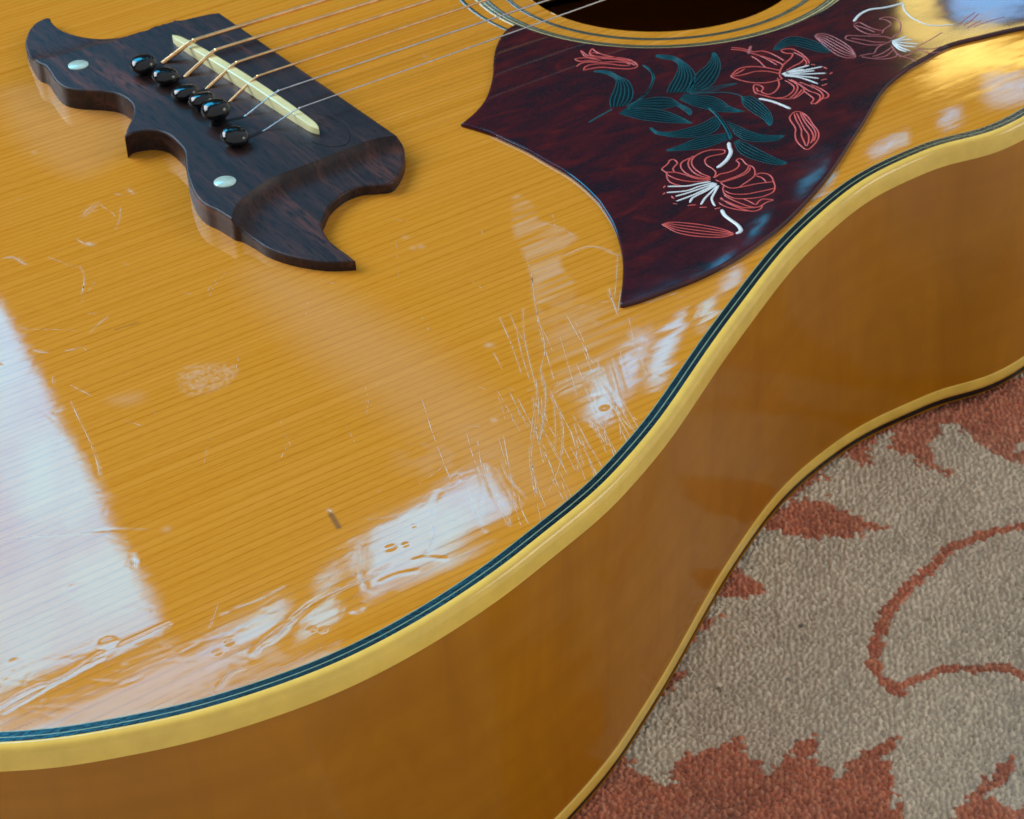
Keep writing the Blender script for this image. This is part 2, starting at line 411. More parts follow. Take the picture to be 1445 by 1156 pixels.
# outline of the back: follows the top, with the small flare the photograph shows
Bk = onz(BT, ZB)[:, :2]; Nn = normals2(OUT)
idx, off = [], []
for p in Bk:
    d = np.linalg.norm(OUT - p, axis=1); i = d.argmin(); idx.append(i); off.append((p-OUT[i]) @ Nn[i])
idx, off = np.array(idx), np.array(off); o = np.argsort(idx); idx, off = idx[o], off[o]
ii = np.r_[max(idx[0]-70, 0), idx, min(idx[-1]+70, len(OUT)-1)]
offs = np.interp(np.arange(len(OUT)), ii, np.r_[0, off, 0], left=0, right=0)
k = np.hanning(31); k /= k.sum(); offs = np.convolve(np.r_[offs[-15:], offs, offs[:15]], k, 'valid')
BACK = OUT + Nn*offs[:, None]
WB, WP = .0026, .0031            # widths of the binding and of the purfling on the top
section('top_binding', OUT, [(WB, -.0004, 0), (WB, .00012, 0), (WB-.0004, .00022, 0), (.0012, .00012, 0), (.0005, -.00025, 0), (.00012, -.0009, 0), (0, -.0018, 0), (0, -.0056, 0), (.0005, -.0058, 0)], M_BIND, G, P2=BACK)
pf = empty('purfling'); pf.parent = G
def ring_off(a, b, z, name, mat, par):
    section(name, OUT, [(a, z-.0004, 0), (a, z, 0), (b, z, 0), (b, z-.0004, 0)], mat, par)
ring_off(WB, WB+.0011, .00016, 'black_line', M_BLACK, pf)
ring_off(WB+.0011, WB+.00145, .00012, 'pale_line', M_LINE, pf)
ring_off(WB+.00145, WB+.0028, .00016, 'black_line', M_BLACK, pf)
ring_off(WB+.0028, WB+.0031, .00010, 'pale_line', M_LINE, pf)
nz = 14
section('side', OUT, [(.0002, -.0055 + (ZB+.0085+.0)*(i/nz) if 0 else -.0055*(1-i/nz) + (ZB+.0042)*(i/nz), i/nz) for i in range(nz+1)], M_SIDE, G, P2=BACK)
section('back_binding', OUT, [(.0003, ZB+.0044, 1), (-.0003, ZB+.0042, 1), (-.0005, ZB+.002, 1), (-.0002, ZB+.0009, 1), (.0006, ZB+.0003, 1)], M_BIND, G, P2=BACK)
section('back_purfling', OUT, [(.0006, ZB+.0006, 1), (.0004, ZB-.0012, 1), (.004, ZB-.0016, 1)], M_BLACK, G, P2=BACK)
bk = resample(BACK, .012, True)
link('back', mesh('back', [(*p, ZB-.0014) for p in bk], [list(range(len(bk)))]), M_SIDE, G, shade=False)

def seg_smooth(P, cuts):
    out = []
    for a, b in zip(cuts[:-1], cuts[1:]): out.append(smooth(P[a:b+1], 5)[:-1])
    return np.vstack(out + [P[cuts[-1]:cuts[-1]+1]])
PGp = A("""725,36 714,43 706,53.6 699,69 696,86.5 695.4,104 692,121 685,140 673,156 660,168 650,175.6
 689,187.5 717,200 744.6,213 772,229 800,245 822,262 841.5,281 850,292 864,315 874,343 878.5,370 878,398 875.5,420 875,432
 903,424.5 944.6,409 986,393 1027.6,372.5 1069,346 1110.7,313 1152,269 1180,233 1207.5,190 1220,171 1246,128 1277,100.5 1308,82 1339,65 1385,53 1445,39.5 1530,25 1620,-20 1560,-110 1400,-150 1290,-130""")
pg2 = onz(PGp, .0008)[:, :2]
cut = [0, 10, 24, 42, len(PGp)-1]
po = seg_smooth(pg2, cut)
def po_guard(): return po
# ------------------------------------------------------------------ sound hole and soundboard
HC = np.array([.1507, -.0041]); HR = .04583; GC = np.array([.1548, .0010]); GR = .06505
def ctr(r): return HC + (GC-HC)*((r-HR)/(GR-HR))
TOPIN = OUT - Nn*(WB+.0024)
X0, X1, Y0, Y1, ST = -.212, .248, -.262, .128, .00045
nx, ny = int(round((X1-X0)/ST)), int(round((Y1-Y0)/ST))
gx = np.linspace(X0, X1, nx+1); gy = np.linspace(Y0, Y1, ny+1); GX, GY = np.meshgrid(gx, gy)
Hh = np.zeros_like(GX); milk = np.zeros_like(GX); scuff = np.zeros_like(GX); dirt = np.zeros_like(GX)
# slight swells of the lacquer over the grain, sunk between the growth rings
wy = GY + .0006*vnoise(GX*12, GY*30, 3)
rimw = np.clip(1-(dist_seg(GX[::8, ::8], GY[::8, ::8], OUT[::5], True))/.045, 0, 1)
rimw = np.kron(rimw, np.ones((8, 8)))[:ny+1, :nx+1]
Hh += (1.7e-6+3.2e-6*rimw)*vnoise(GX*9, wy*420, 1)*(.6+.6*vnoise(GX*30, GY*50, 9)) + 0.25e-6*rimw*vnoise(GX*40, wy*1000, 8) + 0.5e-6*vnoise(GX*25, wy*900, 2) + 16e-6*vnoise(GX*45, GY*60, 5) + 1.0e-6*vnoise(GX*260, GY*380, 6)
# the plate dips gently towards the rim, uneven where wear has thinned the finish
def region(P, pad=.004):
    i0, i1 = np.searchsorted(gx, [P[:, 0].min()-pad, P[:, 0].max()+pad]); j0, j1 = np.searchsorted(gy, [P[:, 1].min()-pad, P[:, 1].max()+pad])
    return slice(max(j0, 0), j1+1), slice(max(i0, 0), i1+1)
SV, SF = [], []
def chips(P, mk, broken, wid):
    """thin broken white cracks of the lacquer along P"""
    P = resample(P, .00035); n = len(P)
    if n < 4: return
    T = np.gradient(P, axis=0); T /= np.linalg.norm(T, axis=1)[:, None]+1e-12; N = np.stack([-T[:, 1], T[:, 0]], 1)
    for rep in range(2 if wid > .0005 else 1):
        on_ = vnoise(np.arange(n)*.35 + rep*77 + P[0, 0]*9e4, np.zeros(n), 5) > (broken*1.2-1.15 + (1-min(mk, 1))*.35)
        o = (rep-.5)*wid*(1.0 if wid > .0005 else 0)*rng.uniform(.3, .9); i = 0
        while i < n-2:
            if on_[i]:
                j = i
                while j < n-1 and on_[j]: j += 1
                if j-i >= 2:
                    w_ = (4e-5+4e-5*min(mk, 1.2))*rng.uniform(.5, 1.3); k0 = len(SV); L = j-i
                    for q in range(i, j+1):
                        e_ = w_*math.sin(math.pi*min(max((q-i)/L, .04), .96))**.6
                        c_ = P[q] + N[q]*(o + 4e-5*math.sin(q*1.3+rep))
                        SV.append((*(c_+N[q]*e_), 3.5e-5)); SV.append((*(c_-N[q]*e_), 3.5e-5))
                    for q in range(L): a_ = k0+2*q; SF.append([a_, a_+1, a_+3, a_+2])
                i = j+1
            else: i += 1
def scratch(px, wid=.0006, depth=2e-5, mk=.6, c=None, rough=0.0, broken=.3, sm=5, dt=0.0):
    depth *= .16; wid *= .7
    P = onz(smooth(A(px, c) if isinstance(px, str) else px, sm))[:, :2]; s = region(P); X, Y = GX[s], GY[s]
    if X.size == 0: return
    if mk > .05: chips(P, mk, broken, wid)
    mk *= .35
    d = dist_seg(X, Y, P); g = np.exp(-(d/wid)**2)
    nse = np.clip(1 - broken + broken*1.6*vnoise(X*900, Y*900, int(P[0, 0]*1e5) & 1023), 0, 1.4)
    Hh[s] -= depth*g; milk[s] = np.maximum(milk[s], mk*g*nse); scuff[s] = np.maximum(scuff[s], rough*g)
    if dt: dirt[s] = np.maximum(dirt[s], dt*np.exp(-(d/wid)**4))
def patch(px, mk=.2, rough=.5, soft=.003, c=None, nsc=0, bump_=0, streak=0):
    P = onz(smooth(A(px, c), 5, True))[:, :2]; s = region(P, soft*2); X, Y = GX[s], GY[s]
    if X.size == 0: return
    d = dist_seg(X, Y, P, True)*np.where(inside(P, X, Y), 1, -1); g = np.clip(d/soft*.5+.5, 0, 1); g = g*g*(3-2*g)
    if nsc: g = g*np.clip(.55+.9*vnoise(X*nsc, Y*nsc, 11), 0, 1)
    if streak: g = g*np.clip(.5+.9*vnoise(X*60, Y*streak, 12), 0, 1)
    milk[s] = np.maximum(milk[s], mk*g); scuff[s] = np.maximum(scuff[s], rough*g)
    if bump_: Hh[s] += bump_*g*vnoise(X*800, Y*800, 13)
def dent(x, y, r=.0016, depth=6e-5, asp=1.0, mk=.0, ring=0):
    depth *= .22; ring *= .25; r *= .75
    P = onz([[x, y]])[:, :2]; s = region(P, r*4); X, Y = GX[s], GY[s]
    if X.size == 0: return
    d = np.hypot((X-P[0, 0])/asp, Y-P[0, 1])/r
    Hh[s] -= depth*np.exp(-d**2)*(1 if not ring else 1); Hh[s] += ring*np.exp(-((d-1.2)/.4)**2)
    milk[s] = np.maximum(milk[s], mk*np.exp(-(d/.8)**2))
CS = (680, 380, 3.613); CT = (380, 560, 2.891); CB = (0, 700, 2.89); CL = (0, 400, 3.6125); CM = (680, 240, 5.2545); CN = (0, 260, 4.445); CR1 = (680, 560, 5.78); CK = (230, 840, 5.78); CC = (460, 720, 5.78)
# rubbed haze where the strumming hand wore the finish, and one painted sheen
patch("230,200 300,200 400,280 420,370 520,400 700,490 640,560 590,640 590,720 700,860 640,960 400,990 370,800 310,620 240,470", .34, .75, .0012, CM, streak=700)
patch("400,1000 700,950 860,1010 900,1156 420,1156", .14, .4, .003, CM, nsc=500)
patch("330,250 600,200 820,300 640,480 400,520 340,420", .22, .25, .006, CS, streak=600)
patch("350,385 450,400 640,520 790,670 800,720 700,680 560,590 430,490", .13, .12, .010)  # broad diagonal sheen of reflected light, put into the whitening
patch("560,640 700,560 760,640 720,700 640,690", .10, .25, .006, nsc=400)
patch("930,440 1060,410 1190,420 1205,450 1150,520 980,570 925,530", .34, .5, .0016, CL, nsc=1500, bump_=5e-6)
patch("560,590 700,560 720,590 640,620", .16, .4, .003, CL)
patch("0,20 30,0 150,0 200,60 120,130 40,90", .10, .3, .006, (0, 120, 1))
patch("240,200 420,170 640,60 900,40 1100,200 900,420 600,560 300,640", .12, .3, .004, (230, 900, 5.78), nsc=700)
patch("740,330 800,300 850,340 840,420 760,440", .2, .5, .003, CS, nsc=600)
for s, kw in [("250,0 275,200 310,330 320,420 300,520 320,600", {}), ("210,200 215,330 240,460 265,560 280,640 260,760 250,860 260,900", {}),
              ("275,560 290,700 275,830", {}), ("300,520 325,620 315,760 290,880", dict(wid=.0008)), ("355,640 390,720 410,820 400,960 385,1040", {}),
              ("370,700 375,820 372,920", {}), ("245,900 250,1000 265,1080 275,1150", dict(wid=.0009)), ("590,470 610,560 650,620 690,700", dict(wid=.0008)),
              ("660,450 700,540 720,640", dict(wid=.0008)), ("640,470 670,580 700,690 760,800 790,830", dict(wid=.0007)), ("680,720 740,790 780,830", {}),
              ("470,790 500,880 530,900", {}), ("520,860 560,920 580,940", {}), ("590,800 610,850 635,885", dict(wid=.0008)), ("450,820 480,920 490,1030", {}),
              ("480,860 500,940 520,1000", {}), ("650,100 660,150 690,230", dict(wid=.0006, mk=.8)), ("710,110 700,170 690,240", {}),
              ("380,620 500,560 600,510", dict(wid=.0006)), ("360,640 430,600 520,570", {}), ("600,170 640,165", {}), ("730,140 840,170 900,150 1000,120", {})]:
    scratch(s, c=CS, mk=kw.pop('mk', .55), **kw)
for s, kw in [("610,640 690,600 780,570 880,575 940,610 1010,630 1040,635", dict(wid=.0006, mk=.9)), ("850,575 930,590 980,625", dict(mk=.7)), ("1005,640 1000,760 985,940", dict(mk=.45)),
              ("940,900 965,960 1000,1050", dict(mk=.9, wid=.0007)), ("420,390 560,420 690,490", dict(mk=.3)), ("230,300 300,290", dict(mk=.3)), ("330,640 370,800 400,1000 420,1150", dict(mk=.35))]:
    scratch(s, c=CM, **kw)
for s, kw in [("620,0 660,130 700,240 740,340", dict(mk=.5)), ("805,150 830,240 870,360 860,480", dict(mk=.5)), ("850,180 870,300 920,420 970,520", dict(mk=.5)),
              ("780,340 830,440 860,520 880,545", dict(wid=.0009)), ("880,280 910,380 960,460 980,520", dict(wid=.001)), ("940,250 970,330 1050,420", dict(mk=.4)),
              ("1075,0 1085,100 1070,260 1080,370 1115,415", dict(wid=.0007, mk=.5)), ("1110,0 1115,120 1100,190", dict(mk=.4)), ("1180,40 1200,130 1190,260 1140,390", dict(mk=.4)),
              ("740,330 770,315 790,330", dict(mk=.6)), ("0,1000 60,950 140,870 230,810 330,760 430,720 490,690", dict(wid=.0011, depth=5e-5, mk=.25)),
              ("40,960 150,860 280,790 400,740", dict(mk=.45, wid=.0005)), ("590,665 640,655 720,662", dict(depth=5e-5, mk=.1)), ("450,755 520,725 600,710", dict(depth=5e-5, mk=.1)),
              ("690,390 660,470 670,560 640,640", dict(wid=.0012, depth=3e-5, mk=.15)), ("375,600 370,700 395,780", dict(wid=.001, depth=3e-5, mk=.2))]:
    scratch(s, c=CT, **kw)
for s, kw in [("170,345 230,352 278,352", dict(wid=.0008, mk=1.1, broken=.8)), ("330,345 360,340 410,325", dict(wid=.0006, mk=.8)), ("460,250 500,210 550,170", dict(wid=.0007, mk=.45)),
              ("440,155 495,150", dict(mk=.6, broken=.9)), ("590,235 700,200", dict(mk=0, dt=.35, wid=.0005)), ("360,600 400,690 450,790 490,900 505,980", dict(mk=.35)), ("265,480 270,510", dict(mk=.4)),
              ("275,660 310,645", dict(wid=.0008, mk=1.1)), ("360,520 460,570", dict(mk=.35)), ("100,235 250,235 380,240", dict(mk=.2)), ("415,50 432,0", dict(mk=.35)),
              ("640,700 720,725", dict(mk=.3)), ("940,50 970,52", dict(mk=.5))]:
    scratch(s, c=CL, **kw)
for s, kw in [("485,345 520,370 550,378", dict(mk=.8, wid=.0006)), ("540,370 580,382", dict(mk=1.2, wid=.0012)), ("430,515 500,515", dict(mk=.8, wid=.0007, broken=.8)), ("500,520 525,560 525,640 510,690", dict(mk=.45)),
              ("20,465 90,460 150,500", dict(mk=.6, wid=.0009)), ("130,490 165,503", dict(mk=1, wid=.0007)), ("755,150 750,220 725,280", dict(mk=.35)), ("530,200 560,160 610,125", dict(mk=.5, wid=.0018)),
              ("720,60 770,68", dict(mk=.5)), ("800,30 840,60", dict(mk=.6, wid=.0012)), ("300,460 390,490 430,515", dict(mk=.25)), ("780,500 800,505", dict(mk=.5))]:
    scratch(s, c=CN, **kw)
for s, kw in [("0,185 120,165 260,155 420,140 600,135", dict(depth=4e-5, mk=.25)), ("340,152 430,140", dict(depth=5e-5, mk=.3)), ("540,240 545,290", dict(mk=1.2, wid=.0008)), ("520,280 528,260", dict(mk=.8)),
              ("900,485 930,478", dict(mk=1.1)), ("1156,375 1060,425 960,460", dict(mk=.8)), ("740,640 810,602", dict(mk=.7)), ("860,540 890,440", dict(mk=.25)),
              ("0,860 120,790 260,740 400,650 520,600 690,520", dict(depth=6e-5, mk=.25, wid=.0009)), ("20,880 160,800 300,720 420,660", dict(depth=5e-5, mk=.3)), ("890,780 940,720 1000,700", dict(depth=6e-5, mk=.2, wid=.001)),
              ("1030,640 1090,580 1156,530", dict(depth=6e-5, mk=.2, wid=.001)), ("500,770 580,740", dict(mk=.6)), ("500,690 520,685", dict(mk=.9))]:
    scratch(s, c=CB, **kw)
scratch("250,478 262,496 283,532", wid=.0010, depth=2e-5, mk=0, c=CT, broken=0, dt=.6)
scratch("240,462 255,470", wid=.0009, depth=5e-5, mk=1.1, c=CT, broken=.6)
for i in range(60):                                   # faint pick lines across the grain
    x, y = rng.uniform(690, 900), rng.uniform(440, 700); L = rng.uniform(25, 90); a = math.radians(rng.uniform(60, 80))
    scratch(np.array([[x, y], [x+L*.5*math.cos(a)+rng.normal(0, 2), y+L*.5*math.sin(a)], [x+L*math.cos(a), y+L*math.sin(a)]]), wid=.0004, depth=8e-6, mk=rng.uniform(.3, .7), broken=.3)
for i in range(70):                                   # fine random marks all over
    x, y = rng.uniform(0, 1000), rng.uniform(150, 1000); L = rng.uniform(8, 60); a = rng.uniform(-.7, 2.2)
    scratch(np.array([[x, y], [x+L*math.cos(a)*.5+rng.normal(0, 2), y+L*math.sin(a)*.5], [x+L*math.cos(a), y+L*math.sin(a)]]), wid=.0004, depth=6e-6, mk=rng.uniform(.08, .28), broken=.9)
for i in range(170):                                  # hairlines that only the mirrored window shows
    x, y = rng.uniform(-20, 240), rng.uniform(440, 1010); L = rng.uniform(15, 110); a = rng.normal(-.3, .25) if i % 3 else rng.uniform(-1.2, 1.2)
    scratch(np.array([[x, y], [x+L*.5*math.cos(a), y+L*.5*math.sin(a)+rng.normal(0, 1.5)], [x+L*math.cos(a), y+L*math.sin(a)]]), wid=.0006, depth=rng.uniform(3e-6, 1.4e-5), mk=0)
for i in range(120):
    x = rng.uniform(230, 980); y = 1010-(x-230)*.62+rng.normal(-45, 28); L = rng.uniform(10, 60); a = rng.normal(-.33, .3)
    scratch(np.array([[x, y], [x+L*.5*math.cos(a), y+L*.5*math.sin(a)+rng.normal(0, 1.5)], [x+L*math.cos(a), y+L*math.sin(a)]]), wid=.0006, depth=rng.uniform(3e-6, 1.2e-5), mk=0)
for x, y, r, d, asp in [(102, 829, .0017, 9e-5, 1.5), (153, 908, .0026, 1.2e-4, 1), (190, 793, .001, 5e-5, 1), (551, 773, .0015, 8e-5, 1.5), (572, 769, .001, 8e-5, 1.4), (583, 742, .0011, 5e-5, 1.2), (504, 860, .002, 1e-4, 1.2),
                       (307, 921, .0013, 7e-5, 1.1), (323, 907, .0013, 7e-5, 1.1), (440, 888, .0012, 7e-5, 1), (456, 889, .0012, 7e-5, 1), (20, 935, .002, 6e-5, 1), (853, 576, .0013, 9e-5, 1.5), (749, 550, .0011, 7e-5, 1), (727, 634, .0011, 7e-5, 1.6),
                       (754, 630, .001, 6e-5, 1.5), (535, 693, .0008, 4e-5, 1), (697, 593, .0007, 5e-5, 1.3), (5, 512, .0016, 8e-5, 1), (745, 569, .0009, 4e-5, 1), (698, 490, .0007, 4e-5, 1), (665, 872, .0009, 4e-5, 1)]:
    dent(x, y, r, d, asp, .12, ring=d*.25)
for x, y, m_ in [(235, 747, .5), (48, 215, .5), (130, 297, .4), (28, 367, .35), (594, 348, .5), (583, 350, .4), (572, 335, .35), (690, 487, .8), (697, 593, .9), (600, 80, .3)]:
    P = onz([[x, y]])[:, :2]; s = region(P, .006); milk[s] = np.maximum(milk[s], m_*.6*np.exp(-(np.hypot(GX[s]-P[0, 0], GY[s]-P[0, 1])/.0010)**2))
edge = np.minimum.reduce([GX-X0, X1-GX, GY-Y0, Y1-GY]); fade = np.clip(edge/.006, 0, 1); Hh *= fade
# sound hole and rim: the nearest grid points slide onto the edge
V2 = np.stack([GX, GY], -1).reshape(-1, 2)
d = V2 - HC; r = np.linalg.norm(d, axis=1); kk = np.abs(r-HR) < ST*.75; V2[kk] = HC + d[kk]/r[kk][:, None]*HR
inO = inside(TOPIN, V2[:, 0], V2[:, 1])
rr = np.linalg.norm(V2-HC, axis=1); ok = inO & (rr > HR-1e-5)
okg = ok.reshape(ny+1, nx+1); q = okg[:-1, :-1] & okg[:-1, 1:] & okg[1:, 1:] & okg[1:, :-1]
qc = (np.stack([GX[:-1, :-1].ravel(), GY[:-1, :-1].ravel(), 0*GX[:-1, :-1].ravel()], 1) - CP) @ CR.T
qx, qy = CW/2 - F*qc[:, 0]/qc[:, 2], CH/2 + F*qc[:, 1]/qc[:, 2]
q &= ((qx > -90) & (qx < CW+90) & (qy > -90) & (qy < CH+90)).reshape(q.shape)
ids = np.arange((nx+1)*(ny+1)).reshape(ny+1, nx+1)
Q = np.stack([ids[:-1, :-1][q], ids[:-1, 1:][q], ids[1:, 1:][q], ids[1:, :-1][q]], 1)
used = np.unique(Q); remap = np.full((nx+1)*(ny+1), -1); remap[used] = np.arange(len(used))
me = fast_mesh('soundboard', np.c_[V2[used], Hh.ravel()[used]], remap[Q])
attr(me, 'milk', np.clip(milk.ravel()[used], 0, 1.2)); attr(me, 'scuff', scuff.ravel()[used]); attr(me, 'dirt', dirt.ravel()[used])
sb = link('soundboard', me, M_TOP, G, shade=False)
# the rest of the plate, outside the close-up
xs, ys = np.linspace(-.27, .385, 190), np.linspace(-.26, .26, 150); Xg, Yg = np.meshgrid(xs, ys)
okk = inside(OUT - Nn*(WB+.001), Xg, Yg) & (np.hypot(Xg-HC[0], Yg-HC[1]) > HR+.003)
V = np.stack([Xg.ravel(), Yg.ravel(), np.full(Xg.size, -.00012)], 1); ix = np.arange(Xg.size).reshape(Xg.shape)
qq = okk[:-1, :-1] & okk[:-1, 1:] & okk[1:, 1:] & okk[1:, :-1]
Fq = np.stack([ix[:-1, :-1][qq], ix[:-1, 1:][qq], ix[1:, 1:][qq], ix[1:, :-1][qq]], 1)
link('outer_wood', fast_mesh('outer_wood', V, Fq), M_TOP, sb, shade=False)
_c = np.array(SV)[:, :2]; _in = inside(OUT - Nn*.0008, _c[:, 0], _c[:, 1]) & ~inside(po_guard(), _c[:, 0], _c[:, 1]); SF = [f for f in SF if all(_in[i] for i in f)]
link('lacquer_cracks', mesh('lacquer_cracks', SV, SF), M_CRACK, sb, shade=False)['kind'] = 'stuff'
th = np.linspace(0, 2*math.pi, 241)[:-1]
def circ(c, r): return np.stack([c[0]+r*np.cos(th), c[1]+r*np.sin(th)], 1)
hw = circ(HC, HR); n = len(hw)
V = [(*p, 0) for p in hw] + [(*p, -.003) for p in hw]
link('hole_edge', mesh('hole_edge', V, [[i, n+i, n+(i+1) % n, (i+1) % n] for i in range(n)]), M_TOP, sb)
ros = empty('rosette'); ros.parent = G
def ring(r0, r1, z, mat, name):
    a, b = circ(ctr((r0+r1)/2), r0), circ(ctr((r0+r1)/2), r1); n = len(a)
    V = [(*p, z-.0001) for p in a]+[(*p, z) for p in a]+[(*p, z) for p in b]+[(*p, z-.0001) for p in b]
    Fc = [[k*n+i, (k+1)*n+i, (k+1)*n+(i+1) % n, k*n+(i+1) % n] for k in range(3) for i in range(n)]
    link(name, mesh(name, V, Fc), mat, ros)
for r0, r1, mt, nm in [(.0528, .0534, M_RBLK, 'dark_ring'), (.0534, .0537, M_RCRM, 'pale_ring'), (.0537, .0545, M_RBLK, 'dark_ring'),
                   (.0604, .0612, M_RBLK, 'dark_ring'), (.0612, .0617, M_RCRM, 'pale_ring'), (.0617, .0624, M_RBLK, 'dark_ring'), (.0624, .0634, M_RCRM, 'pale_ring'),
                   (.0634, .0640, M_RBLK, 'dark_ring'), (.0640, .0650, M_RCRM, 'pale_ring'), (.0690, .0703, M_RBLK, 'dark_ring')]:
    ring(r0, r1, .00012, mt, nm)

# ------------------------------------------------------------------ bridge
HB = .0066
sc_r = onz(smooth(A("562,189 557,191 525,197 480.6,213 436,230.6 392,247 363,263 339,282 329,298 327,316"), 4), HB)[:, :2]
sc_l = onz(smooth(A("38,88 51,83.4 70,81 94.7,74.7 113,70 132,63.5 157,58.5 190,48 222,37"), 4), HB)[:, :2]
def side_of(P, x, y):
    P = np.asarray(P); a, b = P[:-1], P[1:]; d = b-a
    t = np.clip(((x-a[:, 0])*d[:, 0]+(y-a[:, 1])*d[:, 1])/(d**2).sum(1), 0, 1)
    cx, cy = x-a[:, 0]-t*d[:, 0], y-a[:, 1]-t*d[:, 1]; D = np.hypot(cx, cy); i = D.argmin()
    return D[i]*np.sign(d[i, 0]*cy[i]-d[i, 1]*cx[i])
cR = onz([[420, 320]], .004)[0, :2]; sR = np.sign(side_of(sc_r, *cR)); cL = onz([[70, 50]], .004)[0, :2]; sL = np.sign(side_of(sc_l, *cL))
def hbr(x, y):
    h = HB
    if y < .0:
        d = side_of(sc_r, x, y)*sR
        if d > 0: h = HB - .0036*(1-math.exp(-d/.0021))
    else:
        d = side_of(sc_l, x, y)*sL
        if d > 0: h = HB - .0034*(1-math.exp(-(d/.0050)**1.3))
    return h
def on_bridge(px):
    out = []
    for p in np.atleast_2d(px):
        z = HB
        for _ in range(12): q = onz([p], z)[0]; z = .5*z + .5*hbr(q[0], q[1])
        out.append(q[:2])
    return np.array(out)
BO = A("""557,189 569,205 571,222 567,238 554,257 533.5,261 510,263 486.5,272 466,289 457,307 454,319 463,336.5 477.6,349.7 492,360 501.5,368
 466,369.5 436.5,366.5 407,360.5 377.6,350 357,336.5 339,322 329,312 319,304 304,295 289,288 277.6,277.6 270,263 264,245 262,231 260,213 250,200 236.7,189 221,184 202.5,184 184,188 176,194.6
 179,181 186,167 188.5,157 187,148 181,141 168,133 150,129 126,127.5 105,126 89,122 79,114 71,102.5 63,92 50,85.5 39.4,76 35.5,63 37,52.6 42,41 51,31.5 63,25.5
 70,25 73,31 84,41 100,47.5 118,52 139,54.4 163,53 184,48.6 210,41 231,33 250,28.4 276,23.5 294.5,19.5 309,17.5""")
sharp_i = {14, 33, 34, 48, 49}
xy = on_bridge(BO)
corners = [0, 14, 35, 54, 69 if len(BO) > 69 else len(BO)-1]
def seg_smooth(P, cuts):
    out = []
    for a, b in zip(cuts[:-1], cuts[1:]): out.append(smooth(P[a:b+1], 5)[:-1])
    return np.vstack(out + [P[cuts[-1]:cuts[-1]+1]])
def find(x, y): return int(np.argmin(np.hypot(BO[:, 0]-x, BO[:, 1]-y)))
cuts = sorted({0, find(501.5, 368), find(176, 194.6), find(63, 25.5), len(BO)-1})
oxy = seg_smooth(xy, cuts)
oxy = resample(oxy, .0008, True)
br = slab('bridge', oxy, hbr, .0, M_ROSE, G, bevel=.0005, grid=.0010, extra=[sc_r[2:-3]], sharp=22)
# string slots as painted shadow strips, saddle, dots, pins
def on(px, z): return onz([px], z)[0]
pins_px = [(202, 88), (231, 103), (261, 124), (285, 138), (305, 158), (329, 187)]
ent_px = [(233, 88), (264, 107), (294, 124), (325, 143), (344, 165), (369, 186)]
sad_px = [(271, 61), (302, 74), (332, 91), (361.5, 110), (391, 130), (421, 154)]
far_px = [(469, 0), (541.9, 0), (614.5, 0), (692, 0), (776.7, 0), (854.5, 0)]
V0, F0 = lathe([(.0001, .0049), (.0018, .0048), (.0028, .00455), (.0034, .0041), (.0039, .0034), (.0041, .0026), (.0040, .0018), (.0033, .0010), (.0026, .0004), (.0024, -.0010), (.0022, -.006)][::-1], 36)
pin_me = mesh('bridge_pin', V0, F0); tilt = [(.05, -.10), (.22, .05), (.16, .20), (.30, -.12), (.05, .06), (.10, .28)]
dz = [.0002, -.0002, -.0006, .0, .0012, .0]
ZS = .0102
